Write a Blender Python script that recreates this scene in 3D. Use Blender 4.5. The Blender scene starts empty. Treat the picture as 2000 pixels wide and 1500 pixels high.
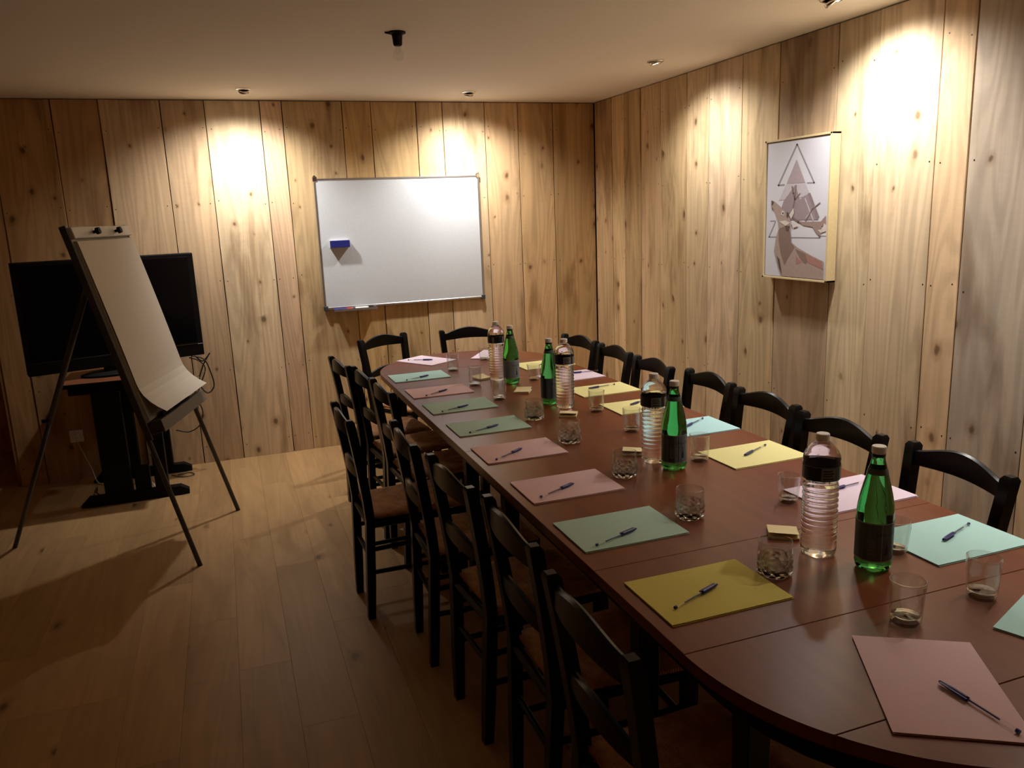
import bpy, bmesh, math, random
import numpy as np
from mathutils import Matrix, Vector
random.seed(7)
PI = math.pi
S = bpy.context.scene
C = bpy.data.collections.new('room'); S.collection.children.link(C)

# ------------------------------------------------------------------ camera
CAM_Z = 1.5815
YAW, PITCH, ROLL, FPX = math.radians(19.405), math.radians(12.098), math.radians(2.340), 1549.5
fwd = Vector((math.sin(YAW)*math.cos(PITCH), math.cos(YAW)*math.cos(PITCH), -math.sin(PITCH)))
r0 = Vector((math.cos(YAW), -math.sin(YAW), 0)); d0 = fwd.cross(r0)
rt = math.cos(ROLL)*r0 + math.sin(ROLL)*d0; dn = -math.sin(ROLL)*r0 + math.cos(ROLL)*d0
cam_d = bpy.data.cameras.new('camera'); cam = bpy.data.objects.new('camera', cam_d); C.objects.link(cam)
cam_d.sensor_width = 36; cam_d.lens = 36*FPX/2000; cam_d.clip_start = .02; cam_d.clip_end = 60
cam.matrix_world = Matrix(((rt.x, -dn.x, -fwd.x, 0), (rt.y, -dn.y, -fwd.y, 0), (rt.z, -dn.z, -fwd.z, CAM_Z), (0, 0, 0, 1)))
S.camera = cam

def ray(px, py):
    return rt*((px-1000)/FPX) + dn*((py-750)/FPX) + fwd
def on_z(px, py, z):                      # the point of a horizontal surface that a pixel shows
    r = ray(px, py); t = (z-CAM_Z)/r.z; return Vector((r.x*t, r.y*t, z))

# ------------------------------------------------------------------ world, exposure
w = bpy.data.worlds.new('world'); S.world = w; w.use_nodes = True
w.node_tree.nodes['Background'].inputs[0].default_value = (1, .9, .75, 1)
w.node_tree.nodes['Background'].inputs[1].default_value = 0.0
S.view_settings.view_transform = 'Standard'; S.view_settings.look = 'None'
S.view_settings.exposure = 0.0; S.view_settings.gamma = 1.0; S.view_settings.use_curve_mapping = False
S.cycles.transparent_max_bounces = 24; S.cycles.max_bounces = 12
S.cycles.transmission_bounces = 12; S.cycles.glossy_bounces = 4; S.cycles.diffuse_bounces = 5
LAMP_POWER = 1.0
BEAM_W, SPILL_W = 13.0, 90.0

# ------------------------------------------------------------------ helpers: materials
def nt(name):
    m = bpy.data.materials.new(name); m.use_nodes = True
    t = m.node_tree; return m, t, t.nodes, t.links, t.nodes['Principled BSDF']
def plain(name, col, rough=.5, metal=0, spec=.5, bump=0, bscale=200, coat=0):
    m, t, N, L, b = nt(name)
    b.inputs['Base Color'].default_value = (*col, 1); b.inputs['Roughness'].default_value = rough
    b.inputs['Metallic'].default_value = metal; b.inputs['Specular IOR Level'].default_value = spec
    b.inputs['Coat Weight'].default_value = coat
    tc = N.new('ShaderNodeTexCoord'); nz = N.new('ShaderNodeTexNoise'); nz.inputs['Scale'].default_value = bscale
    L.new(tc.outputs['Object'], nz.inputs['Vector'])
    mx = N.new('ShaderNodeMix'); mx.data_type = 'RGBA'; mx.blend_type = 'MULTIPLY'; mx.inputs[0].default_value = .25
    mx.inputs[6].default_value = (*col, 1); L.new(nz.outputs['Fac'], mx.inputs[7]); 
    mr = N.new('ShaderNodeMapRange'); mr.inputs[1].default_value = .3; mr.inputs[2].default_value = .7; mr.inputs[3].default_value = .75; mr.inputs[4].default_value = 1.1
    L.new(nz.outputs['Fac'], mr.inputs[0]); L.new(mr.outputs[0], mx.inputs[7]); L.new(mx.outputs[2], b.inputs['Base Color'])
    if bump:
        bp = N.new('ShaderNodeBump'); bp.inputs['Strength'].default_value = bump; bp.inputs['Distance'].default_value = .001
        L.new(nz.outputs['Fac'], bp.inputs['Height']); L.new(bp.outputs[0], b.inputs['Normal'])
    return m
def wood(name, knots=.5, stain=.5, rough=.7, spec=.25, axis='z', scale=1.0, kscale=(6.5, 3.0), rings=.9, bump=.2, grain=.10):
    """plank wood: object colour as tint, grain along the local axis, knots, weather stains"""
    m, t, N, L, b = nt(name)
    tc = N.new('ShaderNodeTexCoord'); oi = N.new('ShaderNodeObjectInfo')
    off = N.new('ShaderNodeVectorMath'); off.operation = 'SCALE'; off.inputs[0].default_value = (17.3, 9.1, 23.7); L.new(oi.outputs['Random'], off.inputs['Scale'])
    ad = N.new('ShaderNodeVectorMath'); L.new(tc.outputs['Object'], ad.inputs[0]); L.new(off.outputs[0], ad.inputs[1])
    def mp(sc):
        q = N.new('ShaderNodeMapping'); s = list(sc)
        if axis == 'y': s = [s[0], s[2], s[1]]
        q.inputs['Scale'].default_value = [k*scale for k in s]; L.new(ad.outputs[0], q.inputs[0]); return q.outputs[0]
    def noise(v, sc=1, det=3, dist=0):
        n = N.new('ShaderNodeTexNoise'); n.inputs['Scale'].default_value = sc; n.inputs['Detail'].default_value = det
        n.inputs['Distortion'].default_value = dist; L.new(v, n.inputs['Vector']); return n.outputs['Fac']
    def rng(v, a, c, lo, hi):
        q = N.new('ShaderNodeMapRange'); q.interpolation_type = 'SMOOTHSTEP'
        for i, k in enumerate((a, c, lo, hi)): q.inputs[i+1].default_value = k
        L.new(v, q.inputs[0]); return q.outputs[0]
    def mul(a, c):
        q = N.new('ShaderNodeMath'); q.operation = 'MULTIPLY'; L.new(a, q.inputs[0])
        if isinstance(c, float): q.inputs[1].default_value = c
        else: L.new(c, q.inputs[1])
        return q.outputs[0]
    fine = mul(rng(noise(mp((95, 95, 4.0)), 1, 3, .5), .3, .7, 1-grain*.4, 1+grain*.2), rng(noise(mp((13, 13, .55)), 1, 4, 1.2), .3, .7, 1-grain, 1+grain*.5))
    saw = rng(noise(mp((14, 14, 60)), 1, 2), .35, .65, .985, 1.012)
    # cathedral rings
    ct = noise(mp((4.2, 4.2, .42)), 1, 2, .5)             # contour lines of a stretched noise look like flat-sawn figure
    c1 = N.new('ShaderNodeMath'); c1.operation = 'MULTIPLY'; c1.inputs[1].default_value = 95; L.new(ct, c1.inputs[0])
    c2 = N.new('ShaderNodeMath'); c2.operation = 'SINE'; L.new(c1.outputs[0], c2.inputs[0])
    ring = rng(c2.outputs[0], -1, .6, 1-.13*rings, 1.03)
    # knots
    vd = N.new('ShaderNodeTexVoronoi'); vd.voronoi_dimensions = '2D'; vd.inputs['Scale'].default_value = 1; vd.inputs['Randomness'].default_value = 1
    wn = N.new('ShaderNodeTexNoise'); wn.inputs['Scale'].default_value = 14; L.new(ad.outputs[0], wn.inputs['Vector'])
    wa = N.new('ShaderNodeVectorMath'); wa.operation = 'MULTIPLY_ADD'; wa.inputs[1].default_value = (.03, .03, .03); L.new(wn.outputs['Color'], wa.inputs[0]); L.new(ad.outputs[0], wa.inputs[2])
    sx = N.new('ShaderNodeSeparateXYZ'); L.new(wa.outputs[0], sx.inputs[0]); cx_ = N.new('ShaderNodeCombineXYZ')
    for i_, (o_, k_) in enumerate(((sx.outputs[0], kscale[0]), (sx.outputs[2 if axis == 'z' else 1], kscale[1]))):
        q_ = N.new('ShaderNodeMath'); q_.operation = 'MULTIPLY'; q_.inputs[1].default_value = k_; L.new(o_, q_.inputs[0]); L.new(q_.outputs[0], cx_.inputs[i_])
    L.new(cx_.outputs[0], vd.inputs['Vector'])
    sep = N.new('ShaderNodeSeparateColor'); L.new(vd.outputs['Color'], sep.inputs[0])
    has = rng(sep.outputs[0], 1-knots-.02, 1-knots+.02, 0, 1)
    ksz = rng(sep.outputs[1], 0, 1, .6, 1.9)
    kd = N.new('ShaderNodeMath'); kd.operation = 'DIVIDE'; L.new(vd.outputs['Distance'], kd.inputs[0]); L.new(ksz, kd.inputs[1])
    core = mul(rng(kd.outputs[0], .03, .085, .75, 0), has)
    halo = mul(rng(kd.outputs[0], .05, .20, .5, 0), has)
    st = rng(noise(mp((6.5, 6.5, 1.1)), 1, 5, .8), .50, .72, 0, stain)
    # colour
    def mixc(f, a, c, mode='MIX'):
        q = N.new('ShaderNodeMix'); q.data_type = 'RGBA'; q.blend_type = mode
        if isinstance(f, float): q.inputs[0].default_value = f
        else: L.new(f, q.inputs[0])
        for i, k in ((6, a), (7, c)):
            if isinstance(k, tuple): q.inputs[i].default_value = (*k, 1)
            else: L.new(k, q.inputs[i])
        return q.outputs[2]
    g = mul(mul(fine, saw), ring)
    col = mixc(1.0, oi.outputs['Color'], g, 'MULTIPLY')
    big = rng(noise(mp((2.2, 2.2, .35)), 1, 2), .3, .7, .86, 1.1)
    col = mixc(1.0, col, big, 'MULTIPLY')
    col = mixc(st, col, mixc(1.0, col, (.50, .42, .36), 'MULTIPLY'))
    col = mixc(halo, col, mixc(1.0, col, (.55, .42, .30), 'MULTIPLY'))
    col = mixc(core, col, (.085, .045, .022))
    L.new(col, b.inputs['Base Color'])
    b.inputs['Roughness'].default_value = rough; b.inputs['Specular IOR Level'].default_value = spec
    bp = N.new('ShaderNodeBump'); bp.inputs['Strength'].default_value = bump; bp.inputs['Distance'].default_value = .002
    L.new(g, bp.inputs['Height']); L.new(bp.outputs[0], b.inputs['Normal'])
    return m
def clear_glass(name, tint=(1, 1, 1), ior=1.5, rough=0.0, thin=0.0):
    m, t, N, L, b = nt(name)
    b.inputs['Base Color'].default_value = (*tint, 1); b.inputs['Transmission Weight'].default_value = 1
    b.inputs['IOR'].default_value = ior; b.inputs['Roughness'].default_value = rough
    if thin:                                             # part of the light passes straight through the thin walls
        tr = N.new('ShaderNodeBsdfTransparent'); tr.inputs[0].default_value = (*[k**.5 for k in tint], 1)
        mx = N.new('ShaderNodeMixShader'); mx.inputs[0].default_value = thin
        L.new(b.outputs[0], mx.inputs[1]); L.new(tr.outputs[0], mx.inputs[2]); L.new(mx.outputs[0], N['Material Output'].inputs[0])
    return m
def thin_glass(name, tint=(.97, .98, .97), boost=1.0):
    """thin walled glass: light passes straight through, Fresnel reflection on the surface"""
    m, t, N, L, b = nt(name); N.remove(b)
    tr = N.new('ShaderNodeBsdfTransparent'); tr.inputs[0].default_value = (*tint, 1)
    gl = N.new('ShaderNodeBsdfGlossy'); gl.inputs['Roughness'].default_value = .03
    fr = N.new('ShaderNodeLayerWeight'); fr.inputs['Blend'].default_value = .5
    pw_ = N.new('ShaderNodeMath'); pw_.operation = 'POWER'; pw_.inputs[1].default_value = 4.0; L.new(fr.outputs['Facing'], pw_.inputs[0])
    ml = N.new('ShaderNodeMath'); ml.operation = 'MULTIPLY_ADD'; ml.inputs[1].default_value = .6*boost; ml.inputs[2].default_value = .04*boost; ml.use_clamp = True; L.new(pw_.outputs[0], ml.inputs[0])
    mx = N.new('ShaderNodeMixShader'); L.new(ml.outputs[0], mx.inputs[0]); L.new(tr.outputs[0], mx.inputs[1]); L.new(gl.outputs[0], mx.inputs[2])
    L.new(mx.outputs[0], N['Material Output'].inputs[0]); return m
def emit(name, col, s):
    m, t, N, L, b = nt(name); b.inputs['Emission Color'].default_value = (*col, 1); b.inputs['Emission Strength'].default_value = s
    b.inputs['Base Color'].default_value = (.8, .8, .8, 1); return m

M = {}
M['wall_wood'] = wood('rough_sawn_pine', knots=.20, stain=.8, kscale=(8.0, 5.5))
M['floor_wood'] = wood('laminate_oak', knots=.045, stain=.25, rough=.42, spec=.4, axis='y', kscale=(9, 4), rings=.3, bump=.04, grain=.07)
M['backing'] = plain('dark_batten', (.03, .02, .012), .9)
M['ceiling'] = plain('ceiling_paint', (.86, .82, .75), .9, spec=.2, bump=.1, bscale=350)
M['black_wood'] = plain('black_lacquered_wood', (.0036, .0042, .0052), .30, spec=.20, bump=.08, bscale=60)
M['black_plastic'] = plain('black_plastic', (.004, .004, .005), .4, spec=.2)
M['matt_black'] = plain('matt_black', (.006, .006, .007), .7, spec=.2)
M['screen'] = plain('dark_screen', (.003, .003, .004), .18, spec=.25)
M['alu'] = plain('aluminium', (.62, .62, .64), .35, metal=1)
M['chrome'] = plain('satin_chrome', (.75, .74, .72), .2, metal=1)
M['grey_metal'] = plain('grey_painted_steel', (.045, .048, .05), .4, spec=.5)
M['clamp_grey'] = plain('clamp_grey', (.50, .49, .46), .5)
M['tray_grey'] = plain('tray_grey', (.16, .16, .155), .45)
M['white_plastic'] = plain('white_plastic', (.78, .78, .76), .35)
M['board_white'] = plain('whiteboard_enamel', (.61, .635, .67), .22, spec=.5)
M['paper_white'] = plain('flipchart_paper', (.66, .62, .55), .85, spec=.2)
M['pad_edge'] = plain('pad_edge_paper', (.42, .40, .36), .9, spec=.1)
M['blue'] = plain('royal_blue', (.012, .018, .18), .45)
M['pen_blue'] = plain('pen_blue', (.010, .016, .17), .3)
M['red'] = plain('marker_red', (.42, .03, .03), .4)
M['nail'] = plain('nail_iron', (.02, .016, .012), .5, metal=.6)
M['frame_wood'] = plain('pale_frame_wood', (.62, .49, .27), .6, bump=.1, bscale=90)
M['note'] = plain('yellow_note_paper', (.86, .74, .44), .85, spec=.2)
M['cable_black'] = plain('cable_black', (.01, .009, .008), .5)
M['cable_white'] = plain('cable_white', (.55, .53, .50), .5)
M['glass'] = thin_glass('tumbler_glass', boost=2.0)
M['glass_base'] = thin_glass('thick_glass_base', (.92, .94, .92), 5.0)
M['glass_solid'] = clear_glass('thick_glass', (.98, .99, .98), 1.5, thin=.12)
M['water'] = clear_glass('water_filled_bottle', (.97, .985, .98), 1.33, thin=.12)
M['green'] = clear_glass('green_bottle', (.09, .46, .12), 1.36)
M['bulb_glass'] = thin_glass('bulb_glass', (.95, .95, .95), .9)
M['cap_white'] = plain('bottle_cap_white', (.86, .85, .84), .4)
M['label_dark'] = plain('dark_label', (.012, .012, .022), .35)
M['label_grey'] = plain('grey_print', (.22, .21, .22), .45)
M['label_blue'] = plain('blue_grey_label', (.20, .27, .32), .4)
M['label_back'] = plain('label_seen_from_back', (.085, .125, .12), .35)
M['label_line'] = plain('pale_label_line', (.42, .50, .48), .4)
M['ink_text'] = plain('dark_blue_print', (.01, .02, .06), .4)
M['lamp_face'] = emit('lit_lamp', (1, .93, .80), 30.0)
M['orange_top'] = plain('cherry_laminate', (.22, .075, .03), .4, bump=.05, bscale=40)
M['desk_dark'] = plain('dark_steel', (.005, .0055, .007), .45, spec=.15)
PAPER = dict(yellow=(.72, .62, .16), green=(.46, .66, .57), pink=(.78, .55, .57), aqua=(.48, .76, .72), lilac=(.82, .68, .80), lemon=(.84, .78, .36), sky=(.48, .78, .82))
for k, v in PAPER.items(): M['paper_'+k] = plain('paper_'+k, v, .85, spec=.25, bscale=600)

def table_wood():
    m, t, N, L, b = nt('mahogany_veneer')
    tc = N.new('ShaderNodeTexCoord'); mp = N.new('ShaderNodeMapping'); mp.inputs['Scale'].default_value = (26, 1.6, 2); L.new(tc.outputs['Object'], mp.inputs[0])
    nz = N.new('ShaderNodeTexNoise'); nz.inputs['Scale'].default_value = 1; nz.inputs['Detail'].default_value = 4; L.new(mp.outputs[0], nz.inputs['Vector'])
    cr = N.new('ShaderNodeValToRGB'); cr.color_ramp.elements[0].position = .3; cr.color_ramp.elements[1].position = .72
    cr.color_ramp.elements[0].color = (.150, .036, .012, 1); cr.color_ramp.elements[1].color = (.195, .050, .017, 1)
    L.new(nz.outputs['Fac'], cr.inputs[0]); L.new(cr.outputs[0], b.inputs['Base Color'])
    b.inputs['Roughness'].default_value = .31; b.inputs['Specular IOR Level'].default_value = .36
    return m
M['table'] = table_wood()
def rush():
    m, t, N, L, b = nt('woven_rush')
    tc = N.new('ShaderNodeTexCoord'); sp = N.new('ShaderNodeSeparateXYZ'); L.new(tc.outputs['Object'], sp.inputs[0])
    def mth(op, a, c=None):
        q = N.new('ShaderNodeMath'); q.operation = op
        for i, k in enumerate((a, c)):
            if k is None: continue
            if isinstance(k, (int, float)): q.inputs[i].default_value = k
            else: L.new(k, q.inputs[i])
        return q.outputs[0]
    ax = mth('ABSOLUTE', sp.outputs[0]); ay = mth('ABSOLUTE', sp.outputs[1])
    side = mth('GREATER_THAN', ax, ay)
    co = mth('ADD', mth('MULTIPLY', sp.outputs[1], side), mth('MULTIPLY', sp.outputs[0], mth('SUBTRACT', 1, side)))
    s = mth('SINE', mth('MULTIPLY', co, 900))
    nz = N.new('ShaderNodeTexNoise'); nz.inputs['Scale'].default_value = 25; L.new(tc.outputs['Object'], nz.inputs['Vector'])
    cr = N.new('ShaderNodeValToRGB'); cr.color_ramp.elements[0].color = (.34, .14, .045, 1); cr.color_ramp.elements[1].color = (.58, .28, .10, 1)
    cr.color_ramp.elements[0].position = .3; cr.color_ramp.elements[1].position = .7; L.new(nz.outputs['Fac'], cr.inputs[0]); L.new(cr.outputs[0], b.inputs['Base Color'])
    bp = N.new('ShaderNodeBump'); bp.inputs['Strength'].default_value = .5; bp.inputs['Distance'].default_value = .002; L.new(s, bp.inputs['Height']); L.new(bp.outputs[0], b.inputs['Normal'])
    b.inputs['Roughness'].default_value = .6; return m
M['rush'] = rush()

# ------------------------------------------------------------------ helpers: geometry
def obj(name, bm, mat, parent=None, loc=None, smooth=False, color=None):
    if isinstance(bm, bmesh.types.BMesh):
        bmesh.ops.recalc_face_normals(bm, faces=bm.faces)
        me = bpy.data.meshes.new(name); bm.to_mesh(me); bm.free()
        for p in me.polygons: p.use_smooth = smooth
    else: me = bm
    if mat and not me.materials: me.materials.append(M[mat])
    o = bpy.data.objects.new(name, me); C.objects.link(o)
    if parent: o.parent = parent
    if loc is not None: o.location = loc
    if color: o.color = (*color, 1)
    return o
def sharp(o, ang=35):
    me = o.data; me.set_sharp_from_angle(angle=math.radians(ang)) if hasattr(me, 'set_sharp_from_angle') else None
    return o
def tag(o, label, cat, group=None, kind=None):
    if label: o['label'] = label
    if cat: o['category'] = cat
    if group: o['group'] = group
    if kind: o['kind'] = kind
    return o
def empty(name, label, cat, loc=(0, 0, 0), rz=0, group=None):
    o = bpy.data.objects.new(name, None); C.objects.link(o); o.empty_display_size = .05
    o.location = loc; o.rotation_euler = (0, 0, rz); return tag(o, label, cat, group)
def copy_tree(o, parent=None):
    c = o.copy(); C.objects.link(c)
    if parent: c.parent = parent
    for ch in list(o.children): copy_tree(ch, c)
    return c
def box(bm, c, s, mat=None):
    x, y, z = (k/2 for k in s); vs = []
    for dx, dy, dz in ((-1,-1,-1),(1,-1,-1),(1,1,-1),(-1,1,-1),(-1,-1,1),(1,-1,1),(1,1,1),(-1,1,1)):
        v = Vector((dx*x, dy*y, dz*z));
        if mat is not None: v = mat @ v
        vs.append(bm.verts.new(v + Vector(c)))
    for f in ((0,3,2,1),(4,5,6,7),(0,1,5,4),(1,2,6,5),(2,3,7,6),(3,0,4,7)): bm.faces.new([vs[i] for i in f])
    return vs
def bevel(bm, w=.003, seg=1):
    bmesh.ops.bevel(bm, geom=list(bm.edges), offset=w, segments=seg, affect='EDGES', profile=.5); return bm
def bbox(c, s, bv=0, seg=1, mat=None):
    bm = bmesh.new(); box(bm, c, s, mat)
    if bv: bevel(bm, bv, seg)
    return bm
def loft(bm, rings, close=True):
    """rings: lists of equally many points"""
    R_ = [[bm.verts.new(p) for p in r] for r in rings]; n = len(R_[0])
    for a, b_ in zip(R_, R_[1:]):
        for i in range(n): bm.faces.new((a[i], a[(i+1) % n], b_[(i+1) % n], b_[i]))
    if close: bm.faces.new(R_[0][::-1]); bm.faces.new(R_[-1])
    return bm
def post(bm, st):
    """stations (x, y, z, wx, wy): square section post"""
    return loft(bm, [[(x-a/2, y-b/2, z), (x+a/2, y-b/2, z), (x+a/2, y+b/2, z), (x-a/2, y+b/2, z)] for x, y, z, a, b in st])
def tube(bm, pts, r, seg=8, closed=True):
    pts = [Vector(p) for p in pts]; rings = []
    up = Vector((0, 0, 1))
    for i, p in enumerate(pts):
        t = (pts[min(i+1, len(pts)-1)] - pts[max(i-1, 0)]).normalized()
        a = t.cross(up if abs(t.z) < .95 else Vector((1, 0, 0))).normalized(); b_ = t.cross(a)
        rr = r[i] if isinstance(r, (list, tuple)) else r
        rings.append([p + rr*(math.cos(2*PI*k/seg)*a + math.sin(2*PI*k/seg)*b_) for k in range(seg)])
    return loft(bm, rings, closed)
def lathe(bm, prof, seg=32, fn=None, cap0=True, cap1=True):
    """prof: (r, z); fn(r, z, angle) -> r"""
    rings = []
    for r, z in prof:
        rings.append([(( fn(r, z, 2*PI*k/seg) if fn else r)*math.cos(2*PI*k/seg), (fn(r, z, 2*PI*k/seg) if fn else r)*math.sin(2*PI*k/seg), z) for k in range(seg)])
    V_ = [[bm.verts.new(p) for p in r] for r in rings]
    for a, b_ in zip(V_, V_[1:]):
        for i in range(seg): bm.faces.new((a[i], a[(i+1) % seg], b_[(i+1) % seg], b_[i]))
    if cap0: bm.faces.new(V_[0][::-1])
    if cap1: bm.faces.new(V_[-1])
    return bm
def cyl(bm, p0, p1, r, seg=12): return tube(bm, [p0, p1], r, seg)
def poly_prism(bm, pts, z0, z1):
    a = [bm.verts.new((x, y, z0)) for x, y in pts]; b_ = [bm.verts.new((x, y, z1)) for x, y in pts]; n = len(pts)
    bm.faces.new(a[::-1]); bm.faces.new(b_)
    for i in range(n): bm.faces.new((a[i], a[(i+1) % n], b_[(i+1) % n], b_[i]))
    return bm
def spline(pts, n=8):
    P = [Vector(p) for p in pts]; P = [2*P[0]-P[1]] + P + [2*P[-1]-P[-2]]; out = []
    for i in range(1, len(P)-2):
        for k in range(n):
            t = k/n; a, b_, c, d = P[i-1], P[i], P[i+1], P[i+2]
            out.append(.5*((2*b_) + (c-a)*t + (2*a-5*b_+4*c-d)*t*t + (3*b_-a-3*c+d)*t**3))
    out.append(P[-2]); return out

# ------------------------------------------------------------------ the room
XL, XW, YF, YD, YR, ZC = -3.0, 2.712, -1.2, 5.617, 6.62, 2.3645
XE = -1.365                                            # left end of the panelled back wall
def struct(name, bm, mat, label, color=None):
    o = obj(name, bm, mat, color=color); return tag(o, label, None, kind='structure')
def plank_mesh(wd, ht, th, seed, horizontal=False, wob=.0018):
    rnd = random.Random(seed); bm = bmesh.new(); n = 7; rings = []
    for i in range(n):
        z = ht*i/(n-1); a = -wd/2 + rnd.uniform(-wob, wob)*.6 + wob*.5; b_ = wd/2 + rnd.uniform(-wob, wob)*.6 - wob*.5; c = .0015
        rings.append([(a, 0, z), (a, -th+c, z), (a+c, -th, z), (b_-c, -th, z), (b_, -th+c, z), (b_, 0, z)])
    return loft(bm, rings)
PINE = [(.66, .45, .22), (.63, .41, .19), (.69, .49, .26), (.60, .38, .17), (.67, .47, .25)]
def plank_wall(wall, edges, along, fixed, tints, ht, rz, base_seed):
    for i in range(len(edges)-1):
        a, b_ = edges[i], edges[i+1]; wd = abs(b_-a) - .0035; mid = (a+b_)/2
        rnd = random.Random(base_seed+i); th = .020 + rnd.uniform(-.004, .004)
        loc = (mid, fixed, .001) if along == 'x' else (fixed, mid, .001)
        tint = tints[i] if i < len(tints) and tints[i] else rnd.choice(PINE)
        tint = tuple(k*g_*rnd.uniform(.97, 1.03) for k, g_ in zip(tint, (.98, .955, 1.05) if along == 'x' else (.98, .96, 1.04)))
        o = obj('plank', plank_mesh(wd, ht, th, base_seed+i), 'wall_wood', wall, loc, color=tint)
        o.rotation_euler = (0, 0, rz)
        nb = bmesh.new()
        for z in (.10, .62, 1.22, 1.72, 2.18):
            for sx in (-1, 1):
                if rnd.random() < .15: continue
                x0 = sx*(wd/2-.022) + rnd.uniform(-.006, .006); z0 = z + rnd.uniform(-.02, .02)
                cyl(nb, (x0, -th-.0006, z0), (x0, -th+.002, z0), .0035, 6)
        obj('nail_heads', nb, 'nail', o)
H = ZC - .006
# back wall
wb = struct('wall_back', bbox(((XE+XW+.2)/2, YD+.075, ZC/2), (XW+.2-XE, .10, ZC)), 'backing', 'panelled back wall of upright rough-sawn pine planks')
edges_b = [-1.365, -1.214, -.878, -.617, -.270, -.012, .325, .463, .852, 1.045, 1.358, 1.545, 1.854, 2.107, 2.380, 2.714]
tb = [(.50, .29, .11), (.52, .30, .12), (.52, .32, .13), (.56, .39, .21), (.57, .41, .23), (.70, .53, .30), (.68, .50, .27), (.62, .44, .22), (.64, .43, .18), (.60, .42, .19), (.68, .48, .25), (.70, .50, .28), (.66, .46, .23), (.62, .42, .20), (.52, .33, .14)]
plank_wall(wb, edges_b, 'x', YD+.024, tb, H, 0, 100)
# right wall
wr = struct('wall_right', bbox((XW+.075, (YF+YD+.1)/2, ZC/2), (.10, YD+.1-YF, ZC)), 'backing', 'panelled right wall of upright pale and grey planks')
er = [5.614, 5.34, 5.15, 4.918, 4.661, 4.350, 4.112, 3.795, 3.489, 3.086, 2.84, 2.515, 2.362, 2.038]
y = 2.038
while y > -1.0:
    y -= random.choice((.22, .27, .31, .25)); er.append(y)
er[-1] = YF + .02
tr_ = [(.60, .42, .20), (.64, .46, .22), (.54, .37, .17), (.62, .45, .22), (.60, .43, .22), (.66, .50, .28), (.68, .53, .31), (.64, .48, .26), (.46, .35, .20), (.66, .52, .29), (.67, .51, .30), (.66, .47, .25), (.50, .43, .30), (.58, .45, .26)]
plank_wall(wr, er, 'y', XW+.024, tr_, H, -PI/2, 300)
# return, recess and unseen walls
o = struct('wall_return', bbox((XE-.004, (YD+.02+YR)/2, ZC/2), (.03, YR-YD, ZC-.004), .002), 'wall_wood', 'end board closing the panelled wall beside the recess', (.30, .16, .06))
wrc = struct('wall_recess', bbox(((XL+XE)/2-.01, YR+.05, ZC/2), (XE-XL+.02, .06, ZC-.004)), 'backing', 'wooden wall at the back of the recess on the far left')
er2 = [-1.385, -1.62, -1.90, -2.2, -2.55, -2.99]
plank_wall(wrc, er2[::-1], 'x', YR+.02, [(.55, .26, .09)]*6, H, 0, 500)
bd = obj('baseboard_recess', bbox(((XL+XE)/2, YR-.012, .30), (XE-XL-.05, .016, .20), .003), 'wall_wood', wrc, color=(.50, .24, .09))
struct('wall_left', bbox((XL-.05, (YF+YR)/2, ZC/2), (.10, YR-YF+.1, ZC)), 'wall_wood', 'left wall of brown wood outside the picture', (.42, .25, .12))
struct('wall_front', bbox(((XL+XW)/2, YF-.05, ZC/2), (XW-XL+.1, .10, ZC)), 'wall_wood', 'wood wall behind the viewer', (.42, .25, .12))
struct('ceiling', bbox(((XL+XW)/2, (YF+YR)/2, ZC+.05), (XW-XL+.3, YR-YF+.3, .10)), 'ceiling', 'plain matt off-white ceiling')
# floor: laminate boards
fl = struct('floor', bbox(((XL+XW)/2, (YF+YR)/2, -.06), (XW-XL+.2, YR-YF+.2, .10)), 'backing', 'oak laminate floor of long boards')
PW, PL = .183, 1.29
bm = bbox((0, 0, -.004), (PW-.0004, PL-.0004, .008), .0004)
pm = obj('floorboard', bm, 'floor_wood', fl)
pmesh = pm.data; bpy.data.objects.remove(pm)
col0 = .076 - PW/2
i0 = int((XL-col0)//PW); rnd = random.Random(5)
for i in range(i0, int((XW-col0)//PW)+2):
    x = col0 + PW*i + 0.0
    off = rnd.choice((0, .43, .86, .2, .65))
    for j in range(-1, 7):
        yy = YF + off + PL*(j+.5)-.3
        if yy - PL/2 > YR or yy + PL/2 < .3: continue
        t = rnd.uniform(.92, 1.08)
        obj('floorboard', pmesh, None, fl, (x, yy, 0), color=(.43*t, .262*t, .118*t))

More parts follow.
